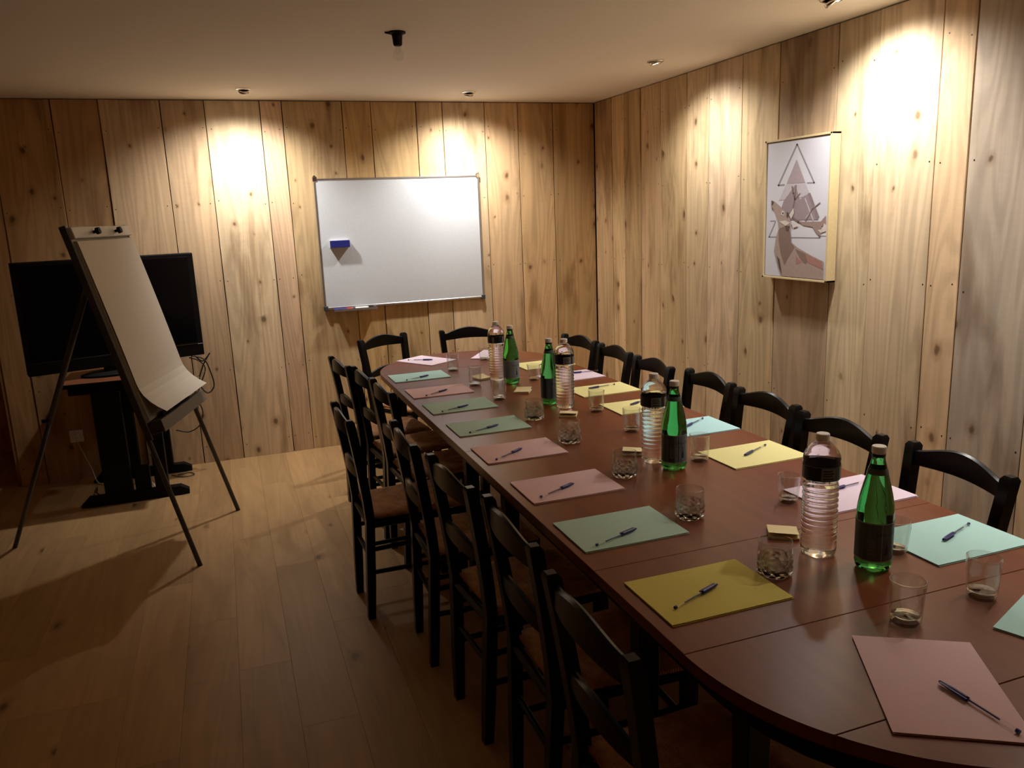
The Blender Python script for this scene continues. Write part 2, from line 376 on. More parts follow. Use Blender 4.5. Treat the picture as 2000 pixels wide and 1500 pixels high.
# ------------------------------------------------------------------ ceiling lamps
def downlight(x, y, aim, label, power=1.0, tilt_b=36, beam=1.0):
    t = empty('downlight', label, 'downlight', (x, y, ZC), 0, 'recessed ceiling spotlights')
    bm = bmesh.new(); lathe(bm, [(.046, 0), (.046, -.004), (.040, -.007), (.034, -.006), (.033, 0)], 28); obj('trim_ring', bm, 'chrome', t, smooth=False)
    d = (Vector(aim) - Vector((x, y, ZC-.012))).normalized(); q = d.to_track_quat('-Z', 'Y')
    bm = bmesh.new(); lathe(bm, [(.030, .010), (.031, -.004), (.028, -.008), (.026, -.005), (.025, .002)], 24); g = obj('gimbal', bm, 'chrome', t, (0, 0, -.010), True); g.rotation_mode = 'QUATERNION'; g.rotation_quaternion = q
    bm = bmesh.new(); lathe(bm, [(.0248, .003), (.0248, -.002), (.020, -.004)], 24); f = obj('lamp', bm, 'lamp_face', t, (0, 0, -.010), True); f.rotation_mode = 'QUATERNION'; f.rotation_quaternion = q
    ax = Vector((d.x, d.y, 0)).normalized()
    for nm, wt, size, bl, tilt in (('beam', BEAM_W*beam, 54, 1.0, tilt_b), ('spill', SPILL_W, 136, 1.0, 14)):
        l = bpy.data.lights.new('spot_'+nm, 'SPOT'); l.energy = wt*power*LAMP_POWER; l.spot_size = math.radians(size); l.spot_blend = bl
        l.color = (1, .965, .915); l.shadow_soft_size = .035
        lo = bpy.data.objects.new('spot_'+nm, l); C.objects.link(lo); lo.parent = t
        dd = ax*math.sin(math.radians(tilt)) + Vector((0, 0, -math.cos(math.radians(tilt))))
        lo.location = Vector((0, 0, -.010)) + d*.030; lo.rotation_mode = 'QUATERNION'; lo.rotation_quaternion = dd.to_track_quat('-Z', 'Y')
    return t
downlight(.219, 5.182, (.13, YD, 1.90), 'round recessed ceiling spotlight above the flip chart side of the back wall')
downlight(1.613, 5.196, (1.67, YD, 1.80), 'round recessed ceiling spotlight above the whiteboard', 1.0, 30, 1.1)
downlight(2.330, 4.047, (2.50, 4.02, 1.2), 'round recessed ceiling spotlight with bright face, near the right wall corner', .6, 32, .35)
downlight(2.384, 2.756, (XW, 2.64, 1.90), 'round recessed ceiling spotlight cut off by the top edge, right wall', 1.0, 34, 1.25)
downlight(2.384, 1.460, (XW, 1.42, 1.90), 'round recessed ceiling spotlight of the right wall row, outside the picture')
# bare bulb
t = empty('bare_bulb', 'bare clear bulb in a black socket on the ceiling', 'light bulb', (.806, 3.59, ZC))
bm = bmesh.new(); lathe(bm, [(.037, 0), (.037, -.006), (.024, -.009)], 24); obj('flange', bm, 'matt_black', t, smooth=False)
bm = bmesh.new(); tube(bm, [(-.03, .004, -.004), (-.052, .006, -.003)], [.006, .003], 8); obj('bracket', bm, 'matt_black', t)
bm = bmesh.new(); lathe(bm, [(.024, -.006), (.021, -.030), (.019, -.052), (.015, -.056)], 24); obj('socket', bm, 'matt_black', t, smooth=False)
bm = bmesh.new(); lathe(bm, [(.012, -.052), (.013, -.064), (.019, -.080), (.0225, -.093), (.021, -.104), (.014, -.113), (.002, -.1165)], 24); g = obj('glass_bulb', bm, 'bulb_glass', t, smooth=True)
bm = bmesh.new(); tube(bm, spline([(-.004, 0, -.056), (-.008, 0, -.082), (0, .002, -.088), (.008, 0, -.082), (.004, 0, -.056)], 4), .0006, 5); obj('filament', bm, 'alu', g)

# ------------------------------------------------------------------ conference table
TX0, TX1, TY0, TY1, TZ = .742, 1.775, 1.18, 4.23, .75
TCX = (TX0+TX1)/2; TR = (TX1-TX0)/2
tbl = empty('conference_table', 'long mahogany conference table with half-round ends', 'table', (TCX, 2.7, 0))
def half_w(y):
    if y < TY0: return math.sqrt(max(TR*TR-(TY0-y)**2, 0))
    if y > TY1: return math.sqrt(max(TR*TR-(y-TY1)**2, 0))
    return TR
seams = [TY0-TR, .887, 1.185, 1.58, 2.65, 3.83, 4.225, 4.52, TY1+TR]
for a, b_ in zip(seams, seams[1:]):
    a2, b2 = a+.0006, b_-.0006; ys = [a2 + (b2-a2)*k/24 for k in range(25)] if (a < TY0 or b_ > TY1) else [a2, b2]
    if a == seams[0]: ys = [TY0-TR*math.cos(math.asin(min(1, (TY0-a)/TR))*0 + k/24*math.acos((TY0-b2)/TR)) for k in range(25)]
    if b_ == seams[-1]: ys = [TY1+TR*math.cos(math.acos((a2-TY1)/TR)*(1-k/24)) for k in range(25)]
    right = [(half_w(y_), y_-2.7) for y_ in ys]; left = [(-half_w(y_), y_-2.7) for y_ in reversed(ys)]
    pts = []
    for q in right+left:
        if not pts or (Vector(q)-Vector(pts[-1])).length > 1e-5: pts.append(q)
    if (Vector(pts[0])-Vector(pts[-1])).length < 1e-5: pts.pop()
    bm = bmesh.new(); poly_prism(bm, pts, TZ-.026, TZ)
    es = [e for e in bm.edges if abs(e.verts[0].co.z-TZ) < 1e-6 and abs(e.verts[1].co.z-TZ) < 1e-6]
    bmesh.ops.bevel(bm, geom=es, offset=.0012, segments=1, affect='EDGES')
    obj('tabletop_leaf', bm, 'table', tbl)
# apron: recessed rim under the top
bm = bmesh.new(); out = []; inn = []
path = [(TR*.88*math.sin(a), TY0-2.7-TR*.88*math.cos(a)) for a in [(-.5+k/20)*PI for k in range(21)]] + [(TR*.88*math.sin(a), TY1-2.7+TR*.88*math.cos(a)) for a in [(.5-k/20)*PI for k in range(21)]]
n = len(path); V4 = []
for x, yv in path:
    c = Vector((x, yv)); ci = Vector((x*.95, yv + (.02 if yv < 0 else -.02)*(1 if abs(yv) > 1.5 else 0)))
    V4.append([bm.verts.new((c.x, c.y, TZ-.027)), bm.verts.new((c.x, c.y, TZ-.105)), bm.verts.new((ci.x, ci.y, TZ-.105)), bm.verts.new((ci.x, ci.y, TZ-.027))])
for i in range(n):
    a, b_ = V4[i], V4[(i+1) % n]
    for k in range(4): bm.faces.new((a[k], b_[k], b_[(k+1) % 4], a[(k+1) % 4]))
obj('apron', bm, 'black_wood', tbl)
for sx, ys in ((-1, (1.10, 1.505, 2.44, 2.90, 4.50)), (1, (1.10, 1.86, 2.745, 3.18, 4.53))):
    for yl in ys:
        bm = bmesh.new(); x0 = sx*min(TR*.82, half_w(yl)-.075)
        post(bm, [(x0, yl-2.7, 0, .042, .042), (x0, yl-2.7, .6, .052, .052), (x0, yl-2.7, TZ-.027, .056, .056)]); bevel(bm, .003)
        obj('leg', bm, 'black_wood', tbl)

# ------------------------------------------------------------------ chairs
def make_chair():
    t = empty('ladder_back_chair', '', 'chair'); t.name = 'dining_chair'
    BH = .845
    def bx_(z):                                      # half spacing of the back posts at a height
        return .128 + (.178-.128)*z/BH
    def by_(z):
        return (-.205 + .020*min(z/.43, 1)) if z < .43 else -.185 - .052*((z-.43)/(BH-.43))**1.3
    for s in (-1, 1):
        bm = bmesh.new(); st = [(s*bx_(z), by_(z), z, .036, .034) for z in (0, .15, .30, .43, .52, .62, .72, .80, BH-.010)]
        st[0] = (*st[0][:3], .031, .029); st.append((s*bx_(BH), by_(BH), BH, .024, .022))
        post(bm, st); sharp(obj('back_post', bm, 'black_wood', t))
        bm = bmesh.new(); post(bm, [(s*.152, .185, 0, .029, .029), (s*.152, .185, .25, .034, .034), (s*.152, .185, .432, .036, .036)]); obj('front_leg', bm, 'black_wood', t)
    def slat(name, zc, h_end, h_mid, rise, bow, th=.016):
        bm = bmesh.new(); n = 17; rings = []
        for i in range(n):
            u = -1+2*i/(n-1); k = math.cos(u*PI/2)**1.4 if abs(u) < .999 else 0
            zb = zc - h_end/2 + rise*.30*k; zt = zc + h_end/2 + (h_mid-h_end+rise*.30)*k
            x = u*(bx_(zc)-.012); yb = by_(zc) - bow*(1-u*u)
            rings.append([(x, yb-th/2, zb), (x, yb+th/2, zb), (x, yb+th/2, zt-.004), (x, yb, zt), (x, yb-th/2, zt-.004)])
        loft(bm, rings); sharp(obj(name, bm, 'black_wood', t, smooth=True))
    slat('crest_rail', .800, .046, .074, .018, .022)
    slat('middle_slat', .615, .034, .058, .012, .020)
    # rush seat, four bundles meeting on the diagonals
    bm = bmesh.new(); n = 10; V_ = {}
    for lay in (0, 1):
        for i in range(n+1):
            for j in range(n+1):
                u = -1+2*i/n; v = -1+2*j/n
                hw = .158 + .016*(v+1)/2
                e = max(abs(u), abs(v)); zt = .452 - .010*max(0, (e-.75)/.25)**2 - .006*(1-e) - .004*math.exp(-((abs(u)-abs(v))/.12)**2)
                zb = .424 + .006*max(0, (e-.8)/.2)
                V_[lay, i, j] = bm.verts.new((u*hw*(1.0), .008+v*.186, zt if lay == 0 else zb))
    for i in range(n):
        for j in range(n):
            bm.faces.new([V_[0, i, j], V_[0, i+1, j], V_[0, i+1, j+1], V_[0, i, j+1]]); bm.faces.new([V_[1, i, j], V_[1, i, j+1], V_[1, i+1, j+1], V_[1, i+1, j]])
    for i in range(n):
        for a, b_ in (((i, 0), (i+1, 0)), ((i, n), (i+1, n)), ((0, i), (0, i+1)), ((n, i), (n, i+1))):
            bm.faces.new([V_[0, *a], V_[0, *b_], V_[1, *b_], V_[1, *a]])
    st_ = obj('seat', bm, 'rush', t, smooth=True); tag(st_, 'orange-brown woven rush seat', None)
    for nm, p0, p1, r in (('seat_rail', (-.152, .185, .405), (.152, .185, .405), .014), ('seat_rail', (-.150, -.185, .405), (.150, -.185, .405), .014), ('seat_rail', (-.152, -.18, .405), (-.152, .185, .405), .014), ('seat_rail', (.152, -.18, .405), (.152, .185, .405), .014),
                          ('stretcher', (-.14, -.193, .20), (-.152, .185, .20), .0095), ('stretcher', (.14, -.193, .20), (.152, .185, .20), .0095), ('stretcher', (-.148, -.188, .30), (-.152, .185, .31), .0095), ('stretcher', (.148, -.188, .30), (.152, .185, .31), .0095),
                          ('stretcher', (-.152, .185, .26), (.152, .185, .26), .0095), ('stretcher', (-.144, -.19, .26), (.144, -.19, .26), .0095)):
        bm = bmesh.new(); cyl(bm, p0, p1, r, 10); obj(nm, bm, 'black_wood', t, smooth=False)
    return t
chair0 = make_chair(); used = [False]
def chair(p_left, p_right, label, group):
    """p_left / p_right: tops of the sitter's left and right back posts"""
    a, b_ = Vector(p_left), Vector(p_right); v = (b_-a).normalized(); mid = (a+b_)/2
    rz = math.atan2(v.y, v.x); fy = Vector((-v.y, v.x))
    o = copy_tree(chair0) if used[0] else chair0; used[0] = True
    p = mid + fy*.237; o.location = (p.x, p.y, 0); o.rotation_euler = (0, 0, rz); tag(o, label, 'chair', group)
gl = 'black chairs along the left side of the table'; gr = 'black chairs along the right side of the table'; ge = 'black chairs at the far end of the table'
B_ = 'black ladder-back chair, '
for a, b_, lb in [((.573, 1.437), (.573, 1.075), 'nearest the camera on the left of the table'),
                  ((.598, 1.938), (.592, 1.576), 'second from the camera on the left of the table'),
                  ((.552, 2.382), (.575, 2.014), 'third from the camera on the left of the table'),
                  ((.532, 2.865), (.525, 2.502), 'fourth from the camera on the left of the table'),
                  ((.370, 3.301), (.379, 2.939), 'pulled back furthest from the table, rush seat in view'),
                  ((.602, 3.703), (.622, 3.343), 'third from the far end on the left of the table'),
                  ((.570, 4.080), (.604, 3.720), 'second from the far end on the left of the table'),
                  ((.506, 4.462), (.548, 4.104), 'last before the far end on the left of the table')]:
    chair(a, b_, B_+lb, gl)
for a, b_, lb in [((1.911, 1.455), (1.947, 1.804), 'nearest the camera on the right of the table'), ((1.918, 1.910), (1.910, 2.262), 'second from the camera on the right of the table'),
                  ((1.943, 2.348), (1.950, 2.700), 'third from the camera on the right of the table'), ((1.969, 2.785), (1.990, 3.145), 'fourth from the camera on the right of the table'),
                  ((1.935, 3.222), (1.952, 3.575), 'fifth from the camera on the right of the table'), ((1.957, 3.670), (1.968, 4.030), 'sixth from the camera on the right of the table'),
                  ((1.975, 4.116), (1.936, 4.470), 'last before the far end on the right of the table')]:
    chair(a, b_, B_+lb, gr)
chair((1.066, 5.138), (.748, 4.960), B_+'turned slightly at the left of the far table end', ge)
chair((1.665, 5.050), (1.305, 5.075), B_+'right of the two at the far end, behind the far bottles', ge)

# ------------------------------------------------------------------ folders and pens on the table
def folder(cx, cy, ang, colour, label, grp):
    t = empty('paper_folder', label, 'folder', (cx, cy, TZ), math.radians(ang), grp)
    obj('back_cover', bbox((.0008, -.0012, .0008), (.297, .210, .0012)), 'paper_'+colour, t)
    obj('sheets', bbox((0, 0, .0022), (.293, .206, .0014)), 'paper_white', t)
    bm = bmesh.new(); rings = []
    for i in range(9):
        u = -1+2*i/8; lift = .0006*u*u
        rings.append([(u*.1485, -.105, .0031+lift), (u*.1485, .105, .0031+lift), (u*.1485, .105, .0038+lift), (u*.1485, -.105, .0038+lift)])
    loft(bm, rings); obj('front_cover', bm, 'paper_'+colour, t)
    return t
def make_pen():
    t = empty('ballpoint_pen', '', 'pen')
    bm = bmesh.new(); lathe(bm, [(.0036, -.072), (.0036, .052), (.0030, .054)], 6, cap0=False, cap1=False); bmesh.ops.rotate(bm, verts=bm.verts, cent=(0, 0, 0), matrix=Matrix.Rotation(PI/2, 3, 'Y')); obj('barrel', bm, 'glass', t, (0, 0, .0042))
    bm = bmesh.new(); cyl(bm, (-.040, 0, 0), (.052, 0, 0), .0016, 8); obj('ink_tube', bm, 'pen_blue', t, (0, 0, .0042))
    bm = bmesh.new(); lathe(bm, [(.0036, -.0745), (.0037, -.071), (.0037, -.069)], 10); bmesh.ops.rotate(bm, verts=bm.verts, cent=(0, 0, 0), matrix=Matrix.Rotation(PI/2, 3, 'Y')); obj('end_plug', bm, 'pen_blue', t, (0, 0, .0042))
    bm = bmesh.new(); lathe(bm, [(.0044, .018), (.0046, .024), (.0044, .050), (.0034, .068), (.0022, .0755)], 12); bmesh.ops.rotate(bm, verts=bm.verts, cent=(0, 0, 0), matrix=Matrix.Rotation(PI/2, 3, 'Y'))
    c = obj('cap', bm, 'pen_blue', t, (0, 0, .0046), True)
    bm = bmesh.new(); post(bm, [(0, 0, .017, .0016, .0030), (0, 0, .066, .0016, .0044), (0, 0, .071, .0012, .0030)]); bmesh.ops.rotate(bm, verts=bm.verts, cent=(0, 0, 0), matrix=Matrix.Rotation(PI/2, 3, 'Y')); obj('clip', bm, 'pen_blue', c, (0, .0048, .0022))
    return t
pen0 = make_pen(); pen_used = [False]
def pen(cap_px, tail_px, label):
    z = TZ+.0044
    a = on_z(*cap_px, z+.004); b_ = on_z(*tail_px, z+.004); m_ = (a+b_)/2; d = a-b_
    o = copy_tree(pen0) if pen_used[0] else pen0; pen_used[0] = True
    o.location = (m_.x, m_.y, z); o.rotation_euler = (0, 0, math.atan2(d.y, d.x)); tag(o, label, 'pen', 'blue ballpoint pens on the folders')
gf = 'coloured paper folders around the table'
PL_ = [  # cx, cy, angle, colour, label, pen label, cap px, tail px
 (1.083, .927, 59, 'pink', 'large dusty pink folder on the half-round end nearest the camera', 'large blue capped ballpoint on the nearest pink folder', (1836, 1332), (1991, 1430)),
 (.923, 1.386, 0, 'yellow', 'mustard yellow folder on the left side of the table', 'blue ballpoint on the mustard yellow folder', (1400, 1142), (1318, 1187)),
 (.914, 1.781, 0, 'green', 'sage green folder beside the mustard yellow one', 'shiny blue ballpoint on the green folder beside the mustard yellow one', (1241, 1033), (1166, 1064)),
 (.922, 2.151, 0, 'pink', 'dusty pink folder beside the nearest green one on the left', 'blue ballpoint on the nearer of two neighbouring pink folders, left side', (1120, 944.5), (1056, 970)),
 (.920, 2.571, 0, 'pink', 'dusty pink folder, fourth from the camera along the left side', 'blue ballpoint on the farther of two neighbouring pink folders, left side', (1018.5, 876), (969.6, 897)),
 (.928, 2.945, 0, 'green', 'sage green folder, nearer of two neighbouring green ones on the left', 'blue ballpoint on the nearer of two neighbouring green folders', (972, 829.6), (918, 844.6)),
 (.923, 3.337, 0, 'green', 'sage green folder, farther of two neighbouring green ones on the left', 'blue ballpoint on the farther of two neighbouring green folders', (913.5, 791), (864, 803.5)),
 (.918, 3.679, 0, 'pink', 'dusty pink folder next to the aqua one on the left', 'blue ballpoint on the pink folder next to the aqua one', (871.5, 761), (834, 772)),
 (.915, 4.090, 0, 'aqua', 'pale aqua folder, farthest along the straight left edge', 'blue ballpoint on the aqua folder at the far left', (835.5, 733), (795, 742)),
 (1.066, 4.535, -59, 'lilac', 'lilac pink folder at the left of the far round end', 'dark blue ballpoint on the lilac folder at the far left end', (843.6, 702.4), (798, 703)),
 (1.480, 4.510, 57, 'lilac', 'lilac pink folder at the far end, half hidden by the far water bottle', None, None, None),
 (1.620, 4.055, 3, 'lemon', 'lemon yellow folder farthest along the right side, behind the green bottle', 'blue ballpoint on the farthest yellow folder', (1057.5, 711.6), (1096, 705)),
 (1.615, 3.675, 4, 'lilac', 'lilac pink folder between two yellow ones on the right, behind a water bottle', 'blue ballpoint on the lilac folder behind a water bottle', (1118, 728), (1165, 724)),
 (1.620, 3.312, 1, 'lemon', 'lemon yellow folder, nearer the far end of two neighbouring yellow ones', 'blue ballpoint on the yellow folder third from the far end, right side', (1155, 757.5), (1195.5, 751)),
 (1.622, 2.945, 0, 'lemon', 'lemon yellow folder partly behind the third water bottle', 'blue ballpoint on the yellow folder partly behind the third water bottle', (1233, 789.6), (1270, 778)),
 (1.620, 2.550, 0, 'sky', 'sky blue folder beside the third green bottle on the right', 'bright blue ballpoint on the sky blue folder by the third green bottle', (1340, 832.5), (1371, 817.5)),
 (1.617, 2.160, 1, 'lemon', 'lemon yellow folder nearest the camera on the right side', 'blue ballpoint on the nearest lemon yellow folder', (1455.5, 888), (1493.6, 869.5)),
 (1.630, 1.730, 1, 'lilac', 'pale lilac folder behind the nearest bottles', 'blue ballpoint on the pale lilac folder behind the nearest bottles', (1634, 953.5), (1681, 941.5)),
 (1.615, 1.375, 0, 'aqua', 'aqua folder on the right near the camera, in front of the nearest right chair', 'bright blue ballpoint on the aqua folder nearest the camera', (1842.5, 1054), (1892, 1023)),
 (1.490, .926, -68, 'aqua', 'aqua green folder cut off by the right edge of the picture', None, None, None)]
for cx, cy, an, co, lb, pl, ca, ta in PL_:
    folder(cx, cy, an, co, lb, gf)
    if pl: pen(ca, ta, pl)

# ------------------------------------------------------------------ yellow note pads
def note(cx, cy, ang, label, sz=.074):
    t = empty('note_pad', label, 'note pad', (cx, cy, TZ), math.radians(ang), 'small yellow note pads down the table')
    bm = bmesh.new(); rings = []
    obj('pad', bbox((0, 0, .003), (sz, sz, .006), .0006), 'note', t)
    for i in range(9):
        u = -1+2*i/8; l = .0075 + .005*max(0, u+.3)**2
        rings.append([(-sz/2, u*sz/2, l), (sz/2, u*sz/2, l+.002), (sz/2, u*sz/2, l+.0026), (-sz/2, u*sz/2, l+.0006)])
    loft(bm, rings); obj('top_sheets', bm, 'note', t, smooth=False)
note(1.272, 3.462, -33, 'small yellow note pad right of the far green bottle')
note(1.284, 2.954, 150, 'small yellow note pad in front of the second water bottle')
note(1.270, 2.364, 149, 'small yellow note pad behind a cut glass tumbler, left of the third water bottle')
note(1.273, 1.571, 147, 'small yellow note pad left of the nearest water bottle')
note(1.196, 3.862, 20, 'small yellow note pad tucked left of the far water bottle')

# ------------------------------------------------------------------ bottles
def text_mesh(txt, size):
    cu = bpy.data.curves.new('lettering', 'FONT'); cu.body = txt; cu.size = size; cu.align_x = 'LEFT'; cu.resolution_u = 2
    o = bpy.data.objects.new('lettering', cu); C.objects.link(o); bpy.context.view_layer.update()
    me = bpy.data.meshes.new_from_object(o.evaluated_get(bpy.context.evaluated_depsgraph_get())); bpy.data.objects.remove(o); bpy.data.curves.remove(cu)
    me.materials.clear(); return me
def wrap(me, r, a0, z0):
    for v in me.vertices:
        a = a0 + v.co.x/r; z = z0 + v.co.y; v.co = (r*math.cos(a), r*math.sin(a), z)
    return me
def band(r, z0, z1, a0, a1, seg=40, th=.0004):
    bm = bmesh.new(); rings = []
    for i in range(seg+1):
        a = a0+(a1-a0)*i/seg; c, s = math.cos(a), math.sin(a)
        rings.append([(r*c, r*s, z0), (r*c, r*s, z1), ((r+th)*c, (r+th)*s, z1), ((r+th)*c, (r+th)*s, z0)])
    return loft(bm, rings)
def make_water():
    t = empty('water_bottle', '', 'bottle')
    prof = [(.020, .004), (.030, .0), (.038, .004), (.0405, .012), (.0415, .022), (.0405, .030)]
    z = .034
    while z < .182:                                      # pressed rings
        prof += [(.0410, z), (.0378, z+.0045), (.0410, z+.009)]; z += .0135
    prof += [(.0385, .186), (.0395, .190), (.0422, .194), (.0424, .229), (.0425, .232), (.0415, .235), (.0425, .240), (.0415, .249), (.0375, .258), (.030, .268), (.022, .277), (.0155, .283), (.0130, .286), (.0130, .290)]
    def fn(r, z, a): return r*(1 + (.05*math.cos(6*a) if z < .008 else 0))
    bm = bmesh.new(); lathe(bm, prof, 36, fn); obj('body', bm, 'water', t, smooth=True)
    bm = bmesh.new(); lathe(bm, [(.0150, .285), (.0155, .287), (.0155, .299), (.0140, .301)], 28, lambda r, z, a: r*(1+.012*math.cos(28*a))); obj('cap', bm, 'cap_white', t)
    lb = obj('label', band(.0427, .195, .228, 0, 2*PI-.001, 48), 'label_dark', t)
    tag(lb, 'dark label band', None)
    for a0, a1 in ((.02, .80), (-1.30, -1.02), (1.10, 1.40), (2.2, 3.2)):
        p = obj('print_panel', band(.0433, .197, .2265, a0, a1, 12, .0002), 'label_grey', lb)
        if a1-a0 > .5:
            for k, z in enumerate((.2005, .2075, .213, .219)): obj('print_line', band(.0436, z, z+.0028, a0+.08, a1-.12-.08*(k % 2), 8, .0001), 'label_dark', p)
    return t
def make_green():
    t = empty('green_bottle', '', 'bottle')
    prof = [(.020, .006), (.030, .0), (.0365, .006), (.0395, .020), (.0400, .034), (.0402, .112), (.0402, .135), (.0398, .142), (.0385, .155), (.0345, .178), (.0285, .204), (.0225, .228), (.0180, .247), (.0150, .258), (.0138, .266), (.0134, .282)]
    def fn(r, z, a): return r*(1 + (.06*math.cos(5*a) if z < .022 else 0))
    bm = bmesh.new(); lathe(bm, prof, 40, fn); obj('body', bm, 'green', t, smooth=True)
    bm = bmesh.new(); lathe(bm, [(.0136, .268), (.0138, .273), (.0138, .2745), (.0152, .2748), (.0155, .277), (.0155, .289), (.0142, .291)], 28, lambda r, z, a: r*(1+.010*math.cos(28*a)) if z > .276 else r)
    c = obj('cap', bm, 'cap_white', t)
    bm = bmesh.new(); lathe(bm, [(.0142, .2665), (.0146, .268), (.0146, .2725), (.0142, .2738)], 24); obj('tamper_ring', bm, 'label_dark', t)
    obj('neck_label', bm_ := (lambda b: lathe(b, [(.0232, .2275), (.0200, .2405), (.0204, .2405), (.0236, .2275)], 36, cap0=False, cap1=False))(bmesh.new()), 'label_back', t)
    return t
water0 = make_water(); green0 = make_green()
def place_water(x, y, rz, label, first=[True]):
    o = water0 if first[0] else copy_tree(water0); first[0] = False
    o.location = (x, y, TZ); o.rotation_euler = (0, 0, math.atan2(-y, -x)+rz); tag(o, label, 'bottle', 'clear water bottles on the table')
def place_green(x, y, label, front, first=[True]):
    """front: printed side towards the camera, else the plain back of the label"""
    o = green0 if first[0] else copy_tree(green0); first[0] = False
    o.location = (x, y, TZ); face = math.atan2(-y, -x); o.rotation_euler = (0, 0, face)       # local +x looks at the viewer
    tag(o, label, 'bottle', 'green mineral water bottles on the table')
    lb = obj('label', band(.0405, .029, .118, -2.9, 2.9, 60), 'label_blue' if front else 'label_back', o)
    for z in (.117, .028): obj('label_border', band(.0410, z, z+.0026, -2.9, 2.9, 48, .0002), 'label_line', lb)
    if front:
        me = wrap(text_mesh('S.PELLEGRINO', .0115), .0411, .10, .090); obj('lettering', me, 'ink_text', lb)
        bm = bmesh.new()                                                                        # dark bottle-like emblem
        for pts in ([(.62, .044), (.80, .044), (.82, .060), (.76, .070), (.75, .082), (.70, .082), (.69, .070), (.63, .060)],):
            vs = [bm.verts.new((.0411*math.cos(a), .0411*math.sin(a), z)) for a, z in pts]; bm.faces.new(vs)
        obj('emblem', bm, 'ink_text', lb)
    else:
        obj('label_seam', band(.0410, .030, .117, .42, .45, 2, .0002), 'label_line', lb)
        for k, z in enumerate((.046, .056, .062, .068, .074)):
            obj('print_line', band(.0410, z, z+.002, -.35, .05+.05*(k % 2), 8, .0002), 'label_blue', lb)
    return o
place_water(1.262, 3.800, .8, 'clear ribbed water bottle farthest from the camera')
place_water(1.330, 3.089, -.1, 'clear ribbed water bottle, second from the far end')
place_water(1.288, 2.253, -.2, 'clear ribbed water bottle standing behind the third green bottle')
place_water(1.275, 1.444, .0, 'clear ribbed water bottle with dark label nearest the camera')
place_green(1.299, 3.690, 'green mineral water bottle with grey label farthest from the camera', True)
place_green(1.302, 3.191, 'green mineral water bottle left of the second water bottle', False)
place_green(1.310, 2.160, 'green mineral water bottle in front of the third water bottle', False)
place_green(1.336, 1.334, 'green mineral water bottle with pale cap nearest the camera', False)

# ------------------------------------------------------------------ tumblers
def tumbler_parts(kind):
    t = empty('tumbler', '', 'glass')
    if kind in ('cut', 'square'):
        hh, rt_, rb = .082, .0375, .0385
        def fn(r, z, a):
            if kind == 'square':
                k = (abs(math.cos(a))**5 + abs(math.sin(a))**5)**(-1/5); f = min(1, max(0, (.07-z)/.05)); return r*(1 + (k-1)*.75*f)
            return r
        prof = [(rb, .016), (rb+.0006, .030), (rb, .050), (rt_, .068), (rt_, hh), (rt_-.0012, hh+.0006), (rt_-.002, hh-.001), (rt_-.003, .05), (rt_-.004, .018)]
        bm = bmesh.new(); lathe(bm, prof, 36, fn, False, True); obj('bowl', bm, 'glass', t, smooth=True)
        bm = bmesh.new(); rings = []; n = 20; zs = [0.0, .003, .010, .017, .024, .031, .038, .045]
        for j, z in enumerate(zs):
            rr = rb*(.80 if j == 0 else .90 if j == 1 else 1.0); rings.append([])
            for i in range(n):
                a = 2*PI*(i + .5*(j % 2))/n; d = .0022*(1 if (i+j) % 2 else -1)*(1 if 1 < j < 7 else .3)
                r_ = fn(rr, z, a) + d + .0006; rings[-1].append((r_*math.cos(a), r_*math.sin(a), z))
        V_ = [[bm.verts.new(p) for p in r] for r in rings]
        for j in range(len(V_)-1):
            for i in range(n):
                a, b_, c, d = V_[j][i], V_[j][(i+1) % n], V_[j+1][(i+1) % n], V_[j+1][i]
                if j % 2 == 0: bm.faces.new((a, b_, d)); bm.faces.new((b_, c, d))
                else: bm.faces.new((a, b_, c)); bm.faces.new((a, c, d))
        # inside of the thick wall and floor
        inner = [[bm.verts.new((fn(rr, z, 2*PI*i/n)*math.cos(2*PI*i/n), fn(rr, z, 2*PI*i/n)*math.sin(2*PI*i/n), z)) for i in range(n)] for rr, z in ((rb-.003, .0455), (rb-.0045, .020), (rb-.010, .014))]
        L_ = [V_[-1]] + inner
        for a, b_ in zip(L_, L_[1:]):
            for i in range(n): bm.faces.new((a[i], a[(i+1) % n], b_[(i+1) % n], b_[i]))
        bm.faces.new(inner[-1]); bm.faces.new(V_[0][::-1])
        obj('cut_base', bm, 'glass_solid', t)
    else:
        hh, rt_, rb, nb, base = dict(tall=(.092, .0345, .0285, 0, .014), facet=(.098, .0335, .0290, 10, .012), flute=(.082, .0320, .0245, 14, .012), foot=(.080, .0350, .0240, 9, .010))[kind]
        def fn(r, z, a):
            if kind == 'tall': return r*(1 + (.018*math.sin(5*a+180*z) if .058 < z < .086 else 0))
            if kind == 'flute': return r*(1 + .035*math.cos(nb*a)*(1 if z < .07 else 0))
            if z < hh*.52: return r*(math.cos(PI/nb)/math.cos((a % (2*PI/nb))-PI/nb)*.5+.5)*1.02
            return r
        prof = []
        for k in range(15):
            z = base + (hh-base)*k/14; r = rb+(rt_-rb)*z/hh
            if kind == 'foot': r = rb + (rt_-rb)*(z/hh)**1.2 + .003*math.sin(PI*min(1, z/(.55*hh)))
            prof.append((r, z))
        prof += [(rt_-.0012, hh+.0006), (rt_-.002, hh-.001)] + [(r-.0028, z) for r, z in prof[::-1][1:-1:3]]
        bm = bmesh.new(); lathe(bm, prof, 40, fn, False, True); obj('bowl', bm, 'glass', t, smooth=True)
        bm = bmesh.new(); rb2 = prof[0][0]; lathe(bm, [(rb*.86, 0), (rb*.97, .002), (rb2, base*.6), (rb2+.0003, base), (rb2-.003, base+.003), (rb2*.5, base-.001)], 32, fn if kind != 'tall' else None); obj('base', bm, 'glass_base', t, smooth=True)
    return t
protos = {}
